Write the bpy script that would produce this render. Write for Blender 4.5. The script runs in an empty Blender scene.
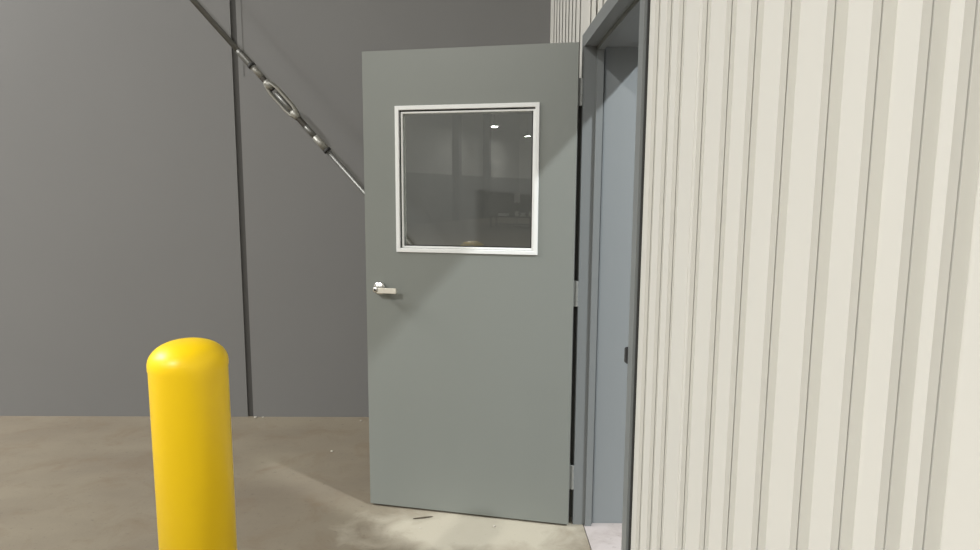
import bpy, bmesh, math, random
from mathutils import Vector, Matrix
random.seed(7)
S = bpy.context.scene
COL = S.collection

# ---------------------------------------------------------------- camera
PITCH, ROLL, YAW, CAM_H, FPX = 0.1296, 0.0029, 0.0005, 1.5271, 643.2
fw = Vector((math.sin(YAW)*math.cos(PITCH), math.cos(YAW)*math.cos(PITCH), -math.sin(PITCH)))
rt = Vector((math.cos(YAW), -math.sin(YAW), 0)); up = rt.cross(fw)
r2 = rt*math.cos(ROLL)+up*math.sin(ROLL); u2 = -rt*math.sin(ROLL)+up*math.cos(ROLL)
cam_data = bpy.data.cameras.new('camera'); cam = bpy.data.objects.new('camera', cam_data); COL.objects.link(cam)
m3 = Matrix((r2, u2, -fw)).transposed()
cam.matrix_world = Matrix.Translation((0, 0, CAM_H)) @ m3.to_4x4()
cam_data.sensor_width = 36; cam_data.lens = FPX/980*36; cam_data.shift_x = 14.3/980
cam_data.clip_start = 0.05; cam_data.clip_end = 200
S.camera = cam

# ---------------------------------------------------------------- world, exposure
w = bpy.data.worlds.new('World'); S.world = w; w.use_nodes = True
w.node_tree.nodes['Background'].inputs[0].default_value = (0.9, 0.95, 1, 1)
w.node_tree.nodes['Background'].inputs[1].default_value = 0.05
S.view_settings.view_transform = 'Standard'; S.view_settings.look = 'None'
S.view_settings.exposure = 0.0; S.view_settings.gamma = 1.0; S.view_settings.use_curve_mapping = False

# lamp powers (each lamp's own light is made in lamp())
P_KEY, P_LOW, P_LEFT, P_INNER, P_GRID, P_FILL = 460, 120, 200, 350, 150, (760, 60, 90)

# ---------------------------------------------------------------- helpers
def link(name, bm, m, parent=None, smooth=False):
    me = bpy.data.meshes.new(name); bmesh.ops.recalc_face_normals(bm, faces=bm.faces[:]); bm.to_mesh(me); bm.free()
    if smooth:
        for p in me.polygons: p.use_smooth = True
    o = bpy.data.objects.new(name, me); COL.objects.link(o)
    if m: me.materials.append(m)
    if parent: o.parent = parent
    return o
def tag(o, label=None, cat=None, group=None, kind=None):
    if label: o['label'] = label
    if cat: o['category'] = cat
    if group: o['group'] = group
    if kind: o['kind'] = kind
    return o
def empty(name, loc=(0, 0, 0), rz=0):
    o = bpy.data.objects.new(name, None); COL.objects.link(o); o.location = loc; o.rotation_euler = (0, 0, rz)
    o.empty_display_size = .1
    return o
def box(bm, a, b, bev=0, M=None):
    g = bmesh.ops.create_cube(bm, size=1)
    vs = g['verts']
    for v in vs:
        v.co = Vector([(a[i]+b[i])/2+v.co[i]*(b[i]-a[i]) for i in range(3)])
    if bev:
        es = list({e for v in vs for e in v.link_edges})
        r = bmesh.ops.bevel(bm, geom=es, offset=bev, segments=2, affect='EDGES')
        vs = list({v for f in r['faces'] for v in f.verts} | {v for v in vs if v.is_valid})
    if M:
        for v in vs: v.co = M @ v.co
def boxes(*bs, bev=0):
    bm = bmesh.new()
    for a, b in bs: box(bm, a, b, bev)
    return bm
def frame_of(p, q):
    d = (Vector(q)-Vector(p)); L = d.length; d.normalize()
    a = d.orthogonal().normalized(); b = d.cross(a)
    return Vector(p), d, a, b, L
def lathe(bm, p, q, prof, n=32, ang0=0, cap=True):
    """rings (t along p->q in metres, radius)"""
    o, d, a, b, L = frame_of(p, q)
    rings = []
    for t, r in prof:
        if r < 1e-6:
            rings.append([bm.verts.new(o+d*t)])
        else:
            rings.append([bm.verts.new(o+d*t+a*r*math.cos(ang0+k*2*math.pi/n)+b*r*math.sin(ang0+k*2*math.pi/n)) for k in range(n)])
    for A, B in zip(rings, rings[1:]):
        for k in range(n):
            k2 = (k+1) % n
            if len(A) == 1 and len(B) == 1: continue
            if len(A) == 1: bm.faces.new((A[0], B[k], B[k2]))
            elif len(B) == 1: bm.faces.new((A[k], A[k2], B[0]))
            else: bm.faces.new((A[k], A[k2], B[k2], B[k]))
    if cap:
        if len(rings[0]) > 1: bm.faces.new(rings[0])
        if len(rings[-1]) > 1: bm.faces.new(rings[-1])
def cyl(bm, p, q, r, n=24):
    L = (Vector(q)-Vector(p)).length
    lathe(bm, p, q, [(0, r), (L, r)], n)
def ring_prism(bm, outer, inner, y0, y1):
    """rectangular ring (x0,z0,x1,z1) extruded along y"""
    def q(r, y): return [bm.verts.new((x, y, z)) for x, z in ((r[0], r[1]), (r[2], r[1]), (r[2], r[3]), (r[0], r[3]))]
    o0, o1, i0, i1 = q(outer, y0), q(outer, y1), q(inner, y0), q(inner, y1)
    for k in range(4):
        j = (k+1) % 4
        bm.faces.new((o0[k], o0[j], i0[j], i0[k])); bm.faces.new((o1[k], o1[j], i1[j], i1[k]))
        bm.faces.new((o0[k], o0[j], o1[j], o1[k])); bm.faces.new((i0[k], i0[j], i1[j], i1[k]))
def extrude_profile(bm, pts, z0, z1):
    lo = [bm.verts.new((x, y, z0)) for x, y in pts]; hi = [bm.verts.new((x, y, z1)) for x, y in pts]
    n = len(pts)
    for k in range(n):
        j = (k+1) % n
        bm.faces.new((lo[k], lo[j], hi[j], hi[k]))
    bm.faces.new(lo); bm.faces.new(hi)

# ---------------------------------------------------------------- materials
def srgb(r, g, b): return tuple(((c/255)/12.92 if c/255 <= .04045 else ((c/255+.055)/1.055)**2.4) for c in (r, g, b))+(1,)
def mat(name, col, rough=.5, metal=0, spec=.5, var=0.0, vscale=3.0, bump=0.0, bscale=60.0, emit=None, estr=0):
    m = bpy.data.materials.new(name); m.use_nodes = True; nt = m.node_tree; b = nt.nodes['Principled BSDF']
    b.inputs['Base Color'].default_value = col; b.inputs['Roughness'].default_value = rough
    b.inputs['Metallic'].default_value = metal; b.inputs['Specular IOR Level'].default_value = spec
    tc = nt.nodes.new('ShaderNodeTexCoord')
    if var:
        n = nt.nodes.new('ShaderNodeTexNoise'); n.inputs['Scale'].default_value = vscale; n.inputs['Detail'].default_value = 5
        nt.links.new(tc.outputs['Object'], n.inputs['Vector'])
        mx = nt.nodes.new('ShaderNodeMix'); mx.data_type = 'RGBA'
        mx.inputs['A'].default_value = tuple(c*(1-var) for c in col[:3])+(1,)
        mx.inputs['B'].default_value = tuple(min(1, c*(1+var)) for c in col[:3])+(1,)
        nt.links.new(n.outputs['Fac'], mx.inputs['Factor']); nt.links.new(mx.outputs['Result'], b.inputs['Base Color'])
    if bump:
        n2 = nt.nodes.new('ShaderNodeTexNoise'); n2.inputs['Scale'].default_value = bscale; n2.inputs['Detail'].default_value = 3
        nt.links.new(tc.outputs['Object'], n2.inputs['Vector'])
        bp = nt.nodes.new('ShaderNodeBump'); bp.inputs['Strength'].default_value = bump; bp.inputs['Distance'].default_value = .002
        nt.links.new(n2.outputs['Fac'], bp.inputs['Height']); nt.links.new(bp.outputs['Normal'], b.inputs['Normal'])
    if emit:
        b.inputs['Emission Color'].default_value = emit; b.inputs['Emission Strength'].default_value = estr
    return m
def concrete(name, base, dark, light, warm, lit_dust=None):
    m = bpy.data.materials.new(name); m.use_nodes = True; nt = m.node_tree; b = nt.nodes['Principled BSDF']
    N, L = nt.nodes.new, nt.links.new
    tc = N('ShaderNodeTexCoord')
    def noise(scale, detail=6, rough=.55, sy=1.0, dist=0):
        mp = N('ShaderNodeMapping'); mp.inputs['Scale'].default_value = (1, sy, 1); L(tc.outputs['Object'], mp.inputs['Vector'])
        n = N('ShaderNodeTexNoise'); n.inputs['Scale'].default_value = scale; n.inputs['Detail'].default_value = detail
        n.inputs['Roughness'].default_value = rough; n.inputs['Distortion'].default_value = dist
        L(mp.outputs['Vector'], n.inputs['Vector']); return n.outputs['Fac']
    def ramp(src, a, bb):
        r = N('ShaderNodeMapRange'); r.inputs['From Min'].default_value = a; r.inputs['From Max'].default_value = bb
        L(src, r.inputs['Value']); return r.outputs['Result']
    def mix(f, A, B):
        x = N('ShaderNodeMix'); x.data_type = 'RGBA'; L(f, x.inputs['Factor'])
        for s, v in (('A', A), ('B', B)):
            if isinstance(v, tuple): x.inputs[s].default_value = v
            else: L(v, x.inputs[s])
        return x.outputs['Result']
    c = mix(ramp(noise(1.3, 5, sy=1.8), .35, .65), base, light)
    c = mix(ramp(noise(4.5, 7, .65, dist=.6), .5, .78), c, warm)
    c = mix(ramp(noise(26, 5, .7, sy=1.6), .6, .82), c, dark)
    c = mix(ramp(noise(150, 3, .6), .66, .8), c, dark)
    if lit_dust:  # pale dusting by the door, also painted brighter as the lamplit patch
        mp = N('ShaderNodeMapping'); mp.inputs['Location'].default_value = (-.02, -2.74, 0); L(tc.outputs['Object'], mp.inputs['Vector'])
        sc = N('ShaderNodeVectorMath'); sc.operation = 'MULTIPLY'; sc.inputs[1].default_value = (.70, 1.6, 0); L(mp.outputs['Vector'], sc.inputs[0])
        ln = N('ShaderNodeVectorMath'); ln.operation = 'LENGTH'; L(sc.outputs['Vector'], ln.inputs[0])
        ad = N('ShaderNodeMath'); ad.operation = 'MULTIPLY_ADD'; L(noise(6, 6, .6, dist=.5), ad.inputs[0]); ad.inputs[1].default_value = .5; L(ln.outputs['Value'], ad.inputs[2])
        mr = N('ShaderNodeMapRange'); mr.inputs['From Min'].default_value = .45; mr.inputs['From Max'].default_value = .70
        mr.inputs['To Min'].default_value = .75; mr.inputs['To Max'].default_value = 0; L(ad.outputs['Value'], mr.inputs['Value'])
        c = mix(mr.outputs['Result'], c, lit_dust)
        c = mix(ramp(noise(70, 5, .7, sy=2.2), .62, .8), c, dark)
    L(c, b.inputs['Base Color'])
    b.inputs['Roughness'].default_value = .62; b.inputs['Specular IOR Level'].default_value = .35
    bp = N('ShaderNodeBump'); bp.inputs['Strength'].default_value = .25; bp.inputs['Distance'].default_value = .003
    L(noise(40, 6), bp.inputs['Height']); L(bp.outputs['Normal'], b.inputs['Normal'])
    return m
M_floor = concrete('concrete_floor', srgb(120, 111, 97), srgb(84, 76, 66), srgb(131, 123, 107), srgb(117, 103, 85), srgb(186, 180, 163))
M_floor_in = concrete('concrete_inner_floor', srgb(172, 164, 161), srgb(110, 102, 96), srgb(182, 175, 172), srgb(152, 143, 137))
M_back = mat('grey_wall_paint', srgb(118, 118, 117), .55, var=.035, vscale=1.6, bump=.05, bscale=180, spec=.3)
M_joint = mat('dark_joint', srgb(70, 69, 67), .7)
M_white = mat('white_ribbed_steel', srgb(211, 210, 203), .42, var=.012, vscale=4, bump=.03, bscale=30, spec=.35)
M_whitew = mat('white_hall_wall', srgb(206, 205, 198), .7)
M_core = mat('wall_core', srgb(110, 112, 112), .8)
M_door = mat('grey_door_paint', srgb(125, 129, 124), .42, var=.02, vscale=2, bump=.06, bscale=220, spec=.4)
M_frame = mat('grey_frame_paint', srgb(120, 124, 124), .4, var=.02, vscale=3, spec=.4)
M_pass = mat('blue_grey_return_paint', srgb(132, 137, 138), .5, var=.015, vscale=3, spec=.35)
M_trim = mat('white_glazing_trim', srgb(226, 228, 226), .4, spec=.4)
M_lever = mat('satin_lever', srgb(240, 238, 228), .42, .75)
M_black = mat('matte_black', srgb(45, 45, 44), .7)
M_gap_shade = mat('gap_shade_grey', srgb(88, 88, 85), .8)
M_chrome = mat('satin_chrome', srgb(216, 216, 212), .25, 1)
M_steel = mat('brushed_steel', srgb(178, 178, 172), .35, .85, var=.08, vscale=20)
M_hinge = mat('painted_hinge', srgb(150, 152, 148), .4, .3)
M_rod = mat('galvanised_rod', srgb(112, 112, 108), .42, .55, var=.14, vscale=25)
M_cast = mat('cast_turnbuckle', srgb(150, 149, 142), .42, .5, var=.12, vscale=30)
M_thread = mat('dark_thread', srgb(78, 75, 70), .6, .4)
M_yellow = mat('yellow_sleeve', srgb(252, 211, 14), .38, var=.02, vscale=6, spec=.45)
M_dark = mat('dark_metal', srgb(70, 70, 70), .5, .3)
M_ceil = mat('hall_ceiling', srgb(150, 150, 148), .8)
M_col = mat('column_steel', srgb(92, 94, 94), .6)
M_desk = mat('bench_top', srgb(60, 60, 60), .6)
M_paper = mat('white_card', srgb(225, 225, 220), .6)
M_lens = mat('lamp_lens', (1, 1, 1, 1), .5, emit=(1, .97, .9, 1), estr=22)
M_fill = mat('fill_lens', (1, 1, 1, 1), .5, emit=(1, .98, .94, 1), estr=3)
M_dust = mat('plaster_crumb', srgb(186, 180, 168), .9)
M_wood = mat('grey_splinter', srgb(78, 70, 58), .9)
def glass_mat():
    m = bpy.data.materials.new('tinted_pane'); m.use_nodes = True; nt = m.node_tree
    nt.nodes.remove(nt.nodes['Principled BSDF']); out = nt.nodes['Material Output']
    t = nt.nodes.new('ShaderNodeBsdfTransparent'); t.inputs[0].default_value = (.95, .97, .96, 1)
    g = nt.nodes.new('ShaderNodeBsdfGlossy'); g.inputs['Roughness'].default_value = 0.0; g.inputs[0].default_value = (1, 1, 1, 1)
    f = nt.nodes.new('ShaderNodeFresnel'); f.inputs['IOR'].default_value = 1.6
    mx = nt.nodes.new('ShaderNodeMixShader')
    nt.links.new(f.outputs[0], mx.inputs[0]); nt.links.new(t.outputs[0], mx.inputs[1]); nt.links.new(g.outputs[0], mx.inputs[2])
    nt.links.new(mx.outputs[0], out.inputs[0]); return m
M_glass = glass_mat()

# ---------------------------------------------------------------- layout numbers
K = 0.468            # face of the white ribbed wall
BY = 4.2189          # face of the grey back wall
CZ = 6.4             # ceiling
XL, YF = -13.5, -34.0
OY0, OY1, OZ = 1.865, 2.80, 2.132   # door opening in the right wall
XIN = 0.753          # inner face of the right wall

# ---------------------------------------------------------------- structure
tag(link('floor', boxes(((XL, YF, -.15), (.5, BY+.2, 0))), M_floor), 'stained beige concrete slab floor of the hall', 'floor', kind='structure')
tag(link('floor_inner', boxes(((.504, -1.2, -.15), (5.5, BY+.2, -.0005))), M_floor_in), 'pale pinkish concrete floor inside the doorway', 'floor', kind='structure')
tag(link('ceiling', boxes(((XL-.2, YF-.2, CZ), (5.7, BY+.2, CZ+.2))), M_ceil), kind='structure')

# back wall: two flat panels with a recessed vertical joint
jx = -1.532
bm = boxes(((XL, BY, 0), (jx-.014, BY+.2, CZ)), ((jx+.024, BY, 0), (.5, BY+.2, CZ)), ((.5, BY, 0), (5.5, BY+.2, CZ)))
wb = tag(link('wall_back', bm, M_back), 'smooth grey painted back wall behind the open door', 'wall', kind='structure')
link('joint_channel', boxes(((jx-.014, BY+.010, 0), (jx+.024, BY+.2, CZ))), M_joint, wb)
bm = boxes(((jx+.048, BY-.0025, 2.25), (jx+.058, BY, CZ)), bev=0)
link('joint_bead', bm, M_back, wb)
wl = tag(link('wall_left', boxes(((XL-.2, YF, 2.35), (XL, BY, CZ))), M_whitew), kind='structure')
link('wainscot', boxes(((XL-.2, YF, 0), (XL+.02, BY, 2.35))), M_back, wl)
wf = tag(link('wall_front', boxes(((XL, YF-.2, 2.35), (K, YF, CZ))), M_whitew), kind='structure')
link('wainscot', boxes(((XL, YF-.2, 0), (K, YF+.02, 2.35))), M_back, wf)
# inner room behind the right wall
tag(link('wall_inner_right', boxes(((5.5, -1.2, 0), (5.7, BY, CZ))), M_core), kind='structure')
tag(link('wall_inner_front', boxes(((XIN, -1.4, 0), (5.5, -1.2, CZ))), M_core), kind='structure')

# white ribbed wall (grooved steel sheet on a solid core), with the door opening cut out
GR = [4.03, 3.90, 3.77, 3.64, 3.51, 3.39, 3.27, 3.155, 3.02, 2.87, 2.74, 2.61, 2.48, 2.35, 2.22, 2.09, 1.96, 1.85,
      1.73, 1.622, 1.527, 1.366, 1.233, 1.120, .997, .872, .769, .681, .620]
y = .53
while y > -6: GR.append(y); y -= .11
while y > YF+.3: GR.append(y); y -= .33
def ribbed(bm, ya, yb, z0, z1):
    """sheet profile from yb (far) to ya (near)"""
    pts = [(K, yb)]; D = .026
    for g in GR:
        a, b_, c, d = g+.024, g+.019, g-.013, g-.027
        if g < .75: c, d = g-.012, g-.018
        f0, nw, nd = (.0015, .0042, .022) if g > 2.3 else (.009, .0013, .002)      # undercut notch shaped to give dark shade lines; shallower in far ribs
        if d < ya+.004 or a > yb-.03: continue
        pts += [(K, a), (K+f0, a-.002), (K+f0+.0003, a+nd), (K+f0+.0003+nw, a+nd), (K+f0+.0007+nw, a-.0025), (K+D, a-.004), (K+D, c), (K, d)]
    pts += [(K, ya), (K+.04, ya), (K+.04, yb)]
    extrude_profile(bm, pts, z0, z1)
FR0, FR1, FRZ = 1.812, 2.853, 2.186      # outer edge of the steel frame
bm = bmesh.new()
ribbed(bm, YF, FR0, 0, CZ); ribbed(bm, FR1, BY-.002, 0, CZ); ribbed(bm, FR0, FR1, FRZ, CZ)
wr = tag(link('wall_right', bm, M_white), 'off-white vertically ribbed steel wall right of the doorway', 'wall', kind='structure')
bm = boxes(((K+.04, YF, 0), (XIN, OY0-.03, CZ)), ((K+.04, OY1+.06, 0), (XIN, BY, CZ)), ((K+.04, OY0-.03, OZ+.02), (XIN, OY1+.06, CZ)))
link('wall_core', bm, M_core, wr)
# overlap lip of two sheets
link('sheet_lap', boxes(((K-.001, 1.405, 0), (K, 1.42, CZ)), ((K-.0015, 2.62, FRZ), (K, 2.635, CZ))), M_white, wr)
# painted returns lining the thickness of the wall
bm = boxes(((K+.078, OY1+.014, 0), (XIN, OY1+.06, OZ+.0)))
link('far_return', bm, M_pass, wr)
link('near_return', boxes(((K+.078, OY0-.03, 0), (XIN, OY0-.012, OZ+.0))), M_pass, wr)
link('soffit_return', boxes(((K+.078, OY0-.012, OZ), (XIN, OY1+.014, OZ+.02))), M_pass, wr)

# steel door frame: face 50 mm, rabbet, stop
FX = K-.014
bm = bmesh.new()
def jamb_profile(sgn, yf):     # yf = rabbet face of the jamb; sgn=+1 far jamb, -1 near jamb
    o = .053*sgn
    return [(FX, yf), (FX, yf+o), (K+.004, yf+o), (K+.004, yf+.03*sgn), (K+.074, yf+.03*sgn), (K+.074, yf+.003*sgn),
            (K+.068, yf+.003*sgn), (K+.068, yf-.014*sgn), (K+.040, yf-.014*sgn), (K+.040, yf)]
for sgn, yf in ((1, OY1), (-1, OY0)): extrude_profile(bm, jamb_profile(sgn, yf), 0, OZ)
# header (same section turned through 90 degrees)
hp = [(FX, OZ), (FX, FRZ), (K+.004, FRZ), (K+.004, OZ+.02), (K+.074, OZ+.02), (K+.074, OZ+.001), (K+.068, OZ+.001), (K+.068, OZ-.016), (K+.040, OZ-.016), (K+.040, OZ)]
lo = [bm.verts.new((x, OY0-.053, z)) for x, z in hp]; hi = [bm.verts.new((x, OY1+.053, z)) for x, z in hp]
for k in range(len(hp)):
    j = (k+1) % len(hp); bm.faces.new((lo[k], lo[j], hi[j], hi[k]))
bm.faces.new(lo); bm.faces.new(hi)
fr = tag(link('trim_1', bm, M_frame), 'dark grey steel door frame set in the ribbed wall', 'door frame', kind='structure')
bm = boxes(((K-.012, OY0+.0, 0.98), (K+.024, OY0+.0015, 1.10)), bev=0)
box(bm, (FX-.006, OY0+.0, 1.018), (FX+.014, OY0+.022, 1.066), .003)
link('strike_plate', bm, M_dark, fr)
link('gap_shade', boxes(((FX-.012, OY1+.036, .02), (FX, OY1+.10, 2.0))), M_gap_shade, fr)  # added dark strip standing in for the shade seen through the hinge gap
# sealant line between frame and ribbed sheet
link('sealant', boxes(((K-.006, FR0-.006, 0), (K+.002, FR0, FRZ))), M_black, fr)

# ---------------------------------------------------------------- the door
HX, HY, ANG, DW = 0.4288, 2.7782, 0.211, 0.9608
door = empty('door_1', (HX, HY, 0), -ANG)
tag(door, 'grey steel door standing open with a square window and lever handle', 'door', kind='structure')
# local frame: x negative towards the free edge, -y towards the camera, front face at y=0
TH = .044; DZ0, DZ1 = .010, 2.144
W0, W1, WZ0, WZ1 = -.800, -.168, 1.258, 1.896      # cut-out
bm = bmesh.new(); ring_prism(bm, (-DW, DZ0, 0, DZ1), (W0, WZ0, W1, WZ1), 0, TH)
slab = link('door_slab', bm, M_door, door)
bv = slab.modifiers.new('bevel', 'BEVEL'); bv.width = .0018; bv.segments = 2; bv.limit_method = 'ANGLE'
# glazing trim: outer flange, recess, inner bead (front and back)
for nm, ya, s in (('glazing_frame', 0, 1), ('glazing_frame', TH, -1)):
    bm = bmesh.new()
    ring_prism(bm, (-.8085, 1.2495, -.1595, 1.9030), (-.7900, 1.2680, -.1780, 1.8845), ya-.007*s, ya+.012*s)
    g = link(nm, bm, M_trim, door)
    bv = g.modifiers.new('bevel', 'BEVEL'); bv.width = .0022; bv.segments = 3; bv.limit_method = 'ANGLE'
    bm = bmesh.new(); ring_prism(bm, (-.7900, 1.2680, -.1780, 1.8845), (-.775, 1.281, -.193, 1.870), ya+.009*s, ya+.012*s)
    link('recess_shade', bm, M_black, g)  # dark recess floor, the shade of the trim gap put into its colour
    bm = bmesh.new(); ring_prism(bm, (-.7830, 1.2690, -.1785, 1.8775), (-.7745, 1.2780, -.1875, 1.8690), ya+.002*s, ya+.016*s)
    b2 = link('glazing_bead', bm, M_trim, g)
    bv = b2.modifiers.new('bevel', 'BEVEL'); bv.width = .002; bv.segments = 2; bv.limit_method = 'ANGLE'
link('window_pane', boxes(((-.7995, .0195, 1.259), (-.1685, .0245, 1.895))), M_glass, door)
# lever handles, both sides
def lever(ya, s, label=None):
    n = Vector((0, -1*s, 0)); c = Vector((-.893, ya, 1.078))
    bm = bmesh.new()
    lathe(bm, c, c+n*.05, [(0, .031), (.004, .0315), (.008, .030), (.011, .026), (.0125, .014), (.013, .013)], 40)
    rose = link('lever_handle', bm, M_chrome, door, True)
    bm = bmesh.new(); lathe(bm, c+n*.012, c+n*.06, [(0, .0125), (.020, .0115), (.034, .0115), (.040, .013), (.050, .013), (.052, .011)], 28)
    link('handle_neck', bm, M_chrome, rose, True)
    bm = bmesh.new()
    a = c+n*.049
    box(bm, (a.x+.004, min(a.y, a.y+n.y*.012), a.z-.0145), (a.x+.099, max(a.y, a.y+n.y*.012), a.z+.0095), .002)
    lathe(bm, a-n*.002, a+n*.03, [(0, .0125), (.012, .0135), (.016, .012), (.017, 0)], 28)
    link('lever_arm', bm, M_lever, rose, False)
    bm = bmesh.new(); cyl(bm, a+n*.0145, a+n*.0158, .005, 20); link('keyhole', bm, M_black, rose)
    return rose
lever(0, 1); lever(TH, -1)
link('latch_plate', boxes(((-DW-.001, .010, 1.03), (-DW+.0005, .034, 1.13))), M_steel, door)
for z in (.229, 1.080, 1.945):
    bm = bmesh.new()
    for k in range(5):
        z0 = z-.057+k*.0228; cyl(bm, (.013, .026, z0+.0006), (.013, .026, z0+.0222), .0072, 18)
    box(bm, (-.0005, .012, z-.057), (.0022, .046, z+.057))
    box(bm, (.002, .024, z-.057), (.013, .028, z+.057))
    h = link('hinge', bm, M_hinge, door)

# ---------------------------------------------------------------- bollard
bX, bY = -.668, 1.46
bo = empty('bollard', (bX, bY, 0)); tag(bo, 'yellow domed safety bollard standing left of the open door', 'bollard')
R = .0862
prof = [(0, R), (1.116, R), (1.120, R+.0012), (1.130, R+.0012)]
for k in range(1, 15):
    t = k/14*math.pi/2
    prof.append((1.130+.054*math.sin(t), (R+.0012)*(math.cos(t)**.85) if k < 14 else 0))
bm = bmesh.new(); lathe(bm, (0, 0, 0), (0, 0, 1), prof, 72)
s = link('sleeve', bm, M_yellow, bo, True)
# ---------------------------------------------------------------- brace rod with turnbuckle on the back wall
RY = BY-.33
def rp(px, py):     # point of the picture on the rod's plane
    d = fw+r2*((px-490+14.3)/FPX)-u2*((py-275)/FPX); o = Vector((0, 0, CAM_H)); return o+d*((RY-o.y)/d.y)
A = rp(193, 0); B = rp(408, 241); D = (B-A).normalized()
def on(px):         # parameter along the rod for a picture column
    lo_, hi_ = -3, 6
    a, b_ = rp(193, 0), rp(408, 241)
    best = min((abs((rp(px, (px-193)/215*241)-a).dot(D)-t*.002), t*.002) for t in range(-2000, 3000))
    return best[1]
base = A+D*on(193)
def at(px): return A+D*on(px)
rod = empty('brace_rod', (B.x, RY, 0)); tag(rod, 'steel diagonal brace rod with turnbuckle crossing the grey wall', 'brace rod')
def rodpart(name, bm, m, parent=None, smooth=True):
    o = link(name, bm, m, parent or rod, smooth)
    if not parent:
        o.matrix_parent_inverse = Matrix.Translation(rod.location).inverted()
    return o
top = A+D*((CZ-.25-A.z)/D.z); bot = A+D*((.16-A.z)/D.z)
if bot.x > .36: bot = A+D*((.36-A.x)/D.x)
bm = bmesh.new(); cyl(bm, top, at(250), .016, 24); rodpart('upper_rod', bm, M_rod)
bm = bmesh.new(); p, q = at(238), at(250.5); L = (q-p).length
lathe(bm, p, q, [(0, .0165), (.02, .020), (L-.006, .0215), (L, .0215)], 28); u = rodpart('upper_sleeve', bm, M_rod)
bm = bmesh.new(); p, q = at(250.3), at(252.6); lathe(bm, p, q, [(0, .023), ((q-p).length, .023)], 28); rodpart('seal_ring', bm, M_black)
bm = bmesh.new(); cyl(bm, at(251), at(262), .017, 24); rodpart('clevis_shank', bm, M_cast)
def thread(a, b_, r=.0165):
    p, q = at(a), at(b_); L = (q-p).length; n = max(4, int(L/.005)); pr = []
    for k in range(n):
        pr += [(L*k/n, r-.0015), (L*(k+.5)/n, r+.001)]
    pr.append((L, r-.0015)); bm = bmesh.new(); lathe(bm, p, q, pr, 20); return rodpart('threaded_stud', bm, M_thread)
thread(260, 273); thread(297, 306)
bm = bmesh.new(); cyl(bm, at(276), at(298), .0135, 20); rodpart('inner_stud', bm, M_rod)
# turnbuckle: two end bosses joined by two side bars
p, q = at(265.5), at(298.5); L = (q-p).length; d = D; sd = Vector((0, 1, 0)).cross(d).normalized(); nn = sd.cross(d)
sd = (sd*math.cos(-.25)+nn*math.sin(-.25)).normalized(); nn = sd.cross(d).normalized()
bm = bmesh.new()
def tb_bar(side):
    secs = [(0.01, .010, .014), (.04, .020, .014), (.075, .027, .012), (L/2, .028, .0115), (L-.075, .027, .012), (L-.04, .020, .014), (L-.01, .010, .014)]
    rings = []
    for t, off, r in secs:
        c = p+d*t+sd*side*off
        rings.append([bm.verts.new(c+sd*r*.8*math.cos(a)+nn*r*1.45*math.sin(a)) for a in [k*math.pi/6 for k in range(12)]])
    for R0, R1 in zip(rings, rings[1:]):
        for k in range(12): bm.faces.new((R0[k], R0[(k+1) % 12], R1[(k+1) % 12], R1[k]))
    bm.faces.new(rings[0]); bm.faces.new(rings[-1])
tb_bar(1); tb_bar(-1)
lathe(bm, p, q, [(0, .019), (.012, .024), (.040, .026), (.056, .016)], 28)
lathe(bm, q, p, [(0, .019), (.012, .024), (.040, .026), (.056, .016)], 28)
rodpart('turnbuckle', bm, M_cast)
bm = bmesh.new(); cyl(bm, at(305), at(316), .0165, 24); rodpart('clevis_shank', bm, M_rod)
bm = bmesh.new(); p, q = at(315), at(326.5); lathe(bm, p, q, [(0, .0215), ((q-p).length, .0215)], 28); rodpart('lower_sleeve', bm, M_cast)
bm = bmesh.new(); p, q = at(326.3), at(328); lathe(bm, p, q, [(0, .023), ((q-p).length, .023)], 28); rodpart('seal_ring', bm, M_black)
bm = bmesh.new(); cyl(bm, at(327), bot, .0155, 24); rodpart('lower_rod', bm, M_rod)
# anchor brackets where the rod meets the wall, out of sight above and behind the door
for e, dd in ((top, -D), (bot, D)):
    bm = bmesh.new(); box(bm, (e.x-.05, e.y-.012, e.z-.06), (e.x+.05, BY-.002, e.z+.06), .004); rodpart('anchor_bracket', bm, M_cast, smooth=False)

# ---------------------------------------------------------------- lamps
def lamp(loc, power, label, r=.17, spread=None, col=(1, .985, .962), group='round high-bay lamps under the hall ceiling', up_=.0):
    t = empty('high_bay_lamp', loc); tag(t, label, 'lamp', group)
    bm = bmesh.new(); lathe(bm, (0, 0, 0), (0, 0, 1), [(0, r+.02), (.03, r+.03), (.08, r), (.14, .09), (.24, .08), (.25, .03)], 36)
    link('housing', bm, M_dark, t, True)
    bm = bmesh.new(); lathe(bm, (0, 0, -.002), (0, 0, 1), [(0, r), (.004, r)], 36); link('lens', bm, M_lens, t)
    bm = bmesh.new(); cyl(bm, (0, 0, .25), (0, 0, CZ-loc[2]), .008, 8); link('hanger', bm, M_dark, t)
    ld = bpy.data.lights.new('lamp_light', 'AREA'); ld.shape = 'DISK'; ld.size = 2*r*.9; ld.energy = power; ld.color = col
    lo_ = bpy.data.objects.new('lamp_light', ld); COL.objects.link(lo_); lo_.parent = t; lo_.location = (0, 0, -.012)
    return t
LAMPS = [(-3.3, -3.6, P_KEY, 'round high-bay lamp nearest behind the camera, casting the handle shadow'),
    (-3.0, -9.7, P_LOW, 'second round high-bay lamp behind the camera in the row by the ribbed wall'),
    (-9.0, 2.5, P_LEFT, 'round high-bay lamp in the left row by the back wall'),
    (-9.0, -3.6, P_LEFT, 'round high-bay lamp in the left row level with the camera'),
    (-9.0, -9.7, P_LEFT, 'round high-bay lamp third in the left row')]
for x, y, p, lb in LAMPS: lamp((x, y, 5.5), p, lb, r=.13)
lamp((-11.2, -24.3, 4.69), P_GRID, 'round high-bay lamp seen brightest in the door window')
lamp((-11.54, -30.0, 4.67), P_GRID, 'round high-bay lamp seen small at the right of the door window')
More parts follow.
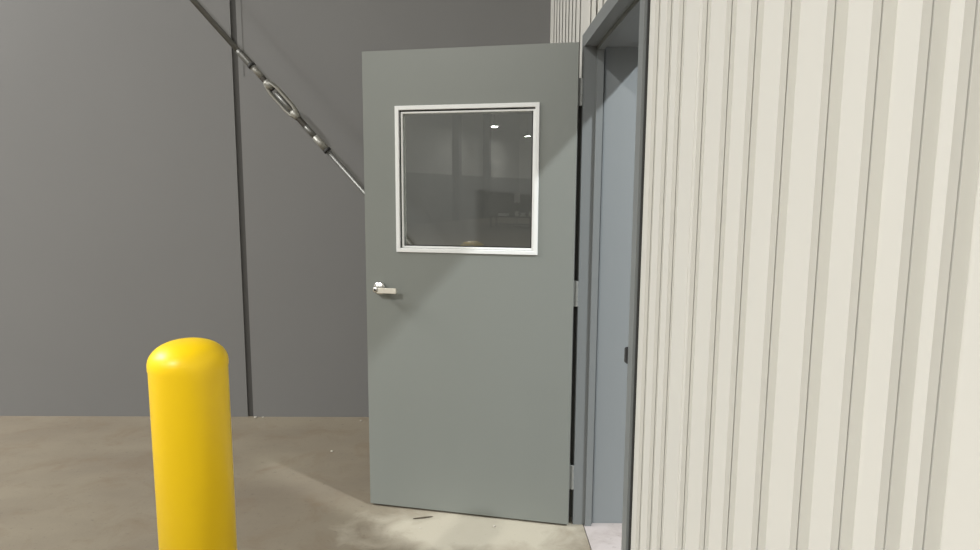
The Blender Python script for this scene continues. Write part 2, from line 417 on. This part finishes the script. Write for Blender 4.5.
t = lamp((2.87, .23, 4.5), P_INNER, 'round lamp hanging in the room beyond the doorway', r=.12, col=(.93, .97, 1), group='lamps in the inner room')
# long panels out of view, added as fill for even hall light
for i, (x, y) in enumerate(((-7.0, 1.9), (-6.0, -6.6), (-6.0, -14))):
    t = empty('fill_panel', (x, y, CZ-.12)); tag(t, ('added flat fill panel nearest the camera',
        'added flat fill panel over the middle of the hall', 'added flat fill panel deepest in the hall')[i], 'fill light', 'fill panels added under the hall ceiling')
    bm = bmesh.new(); box(bm, (-.65, -1.85, .02), (.65, 1.85, .12), .01); link('housing', bm, M_dark, t)
    link('diffuser', boxes(((-.6, -1.8, 0), (.6, 1.8, .02))), M_fill, t)
    ld = bpy.data.lights.new('fill_light', 'AREA'); ld.shape = 'RECTANGLE'; ld.size = 1.2; ld.size_y = 3.6; ld.energy = P_FILL[i]; ld.color = (1, .99, .975)
    lo_ = bpy.data.objects.new('fill_light', ld); COL.objects.link(lo_); lo_.parent = t; lo_.location = (0, 0, -.01)

# ---------------------------------------------------------------- the hall behind the camera, seen mirrored in the window
for i, y in enumerate((-12.0, -18.5, -24.4, -28.3)):
    bm = boxes(((XL+.02, y-.17, 0), (XL+.06, y+.17, CZ)), ((XL+.06, y-.02, 0), (XL+.34, y+.02, CZ)), ((XL+.34, y-.17, 0), (XL+.38, y+.17, CZ)))
    tag(link('steel_column', bm, M_col), ('steel column on the left wall nearest the door', 'second steel column along the left wall', 'third steel column along the left wall, mirrored left of the lamps',
        'fourth steel column, mirrored below the brighter lamp')[i], 'column', 'steel columns along the left wall')
wbn = empty('workbench', (-8.7, -20.4, 0)); tag(wbn, 'low dark workbench mirrored at the lower right of the door window', 'workbench')
link('bench_top', boxes(((-1.0, -.4, .42), (1.0, .4, .47))), M_desk, wbn)
for x in (-.92, .86):
    for y in (-.34, .28): link('leg', boxes(((x, y, 0), (x+.06, y+.06, .42))), M_desk, wbn)
link('shelf', boxes(((-.9, -.32, .12), (.9, .32, .15))), M_desk, wbn)
for i, (x, y, a, b_, h) in enumerate(((-9.1, -20.3, .40, .3, .12), (-8.5, -20.35, .14, .14, .22), (-8.2, -20.3, .18, .16, .16), (-7.9, -20.4, .12, .12, .20))):
    bm = bmesh.new(); box(bm, (x-a/2, y-b_/2, .47), (x+a/2, y+b_/2, .47+h), .01); box(bm, (x-a/2+.01, y-b_/2-.002, .47+h*.6), (x+a/2-.01, y+b_/2+.002, .47+h*.75))
    tag(link('carton', bm, M_paper), ('wide pale carton at the left of the workbench', 'tall pale carton in the middle of the workbench', 'square pale carton right of the middle of the workbench',
        'narrow pale carton at the end of the workbench')[i], 'carton', 'pale cartons on the workbench')
nb = empty('notice_stand', (-8.7, -20.9, 0)); tag(nb, 'pale board on a thin stand behind the workbench', 'stand')
bm = bmesh.new(); cyl(bm, (0, 0, 0), (0, 0, 1.05), .02, 10); cyl(bm, (0, 0, 0), (0, 0, .02), .2, 24); link('pole', bm, M_dark, nb)
bm = bmesh.new(); box(bm, (-.14, -.01, 1.02), (.14, .01, 1.42), .004); link('board', bm, M_paper, nb)

# ---------------------------------------------------------------- bits on the floor
def fp(px, py):
    d = fw+r2*((px-490+14.3)/FPX)-u2*((py-275)/FPX); t = -CAM_H/d.z; return Vector((d.x*t, d.y*t, 0))
a, b_ = fp(413, 519.5), fp(433, 517.2)
bm = bmesh.new(); a.z = b_.z = .004; L = (b_-a).length
lathe(bm, a, b_, [(0, .0012), (.01, .003), (L*.6, .0036), (L-.01, .0022), (L, .0008)], 7)
tag(link('wood_splinter', bm, M_wood), 'thin dark splinter lying on the floor before the door', 'splinter')
def crumb(px, py, r, label):
    c = fp(px, py); bm = bmesh.new(); bmesh.ops.create_icosphere(bm, subdivisions=2, radius=r)
    for v in bm.verts:
        v.co *= random.uniform(.75, 1.15); v.co.z = max(v.co.z*.5, -r*.3)+r*.3
        v.co += c
    tag(link('plaster_crumb', bm, M_dust), label, 'crumb', 'pale crumbs on the concrete floor')
crumb(494, 526.5, .0075, 'pale crumb on the floor in front of the door bottom')
crumb(332, 451.5, .009, 'pale crumb on the floor left of the door edge')
crumb(420, 528.5, .005, 'small crumb on the floor below the dark splinter')
crumb(255.5, 417.8, .012, 'pale crumb at the foot of the wall joint')
crumb(263, 417.4, .007, 'small crumb right of the wall joint foot')
crumb(361, 421, .008, 'pale crumb on the floor by the back wall beside the door edge')
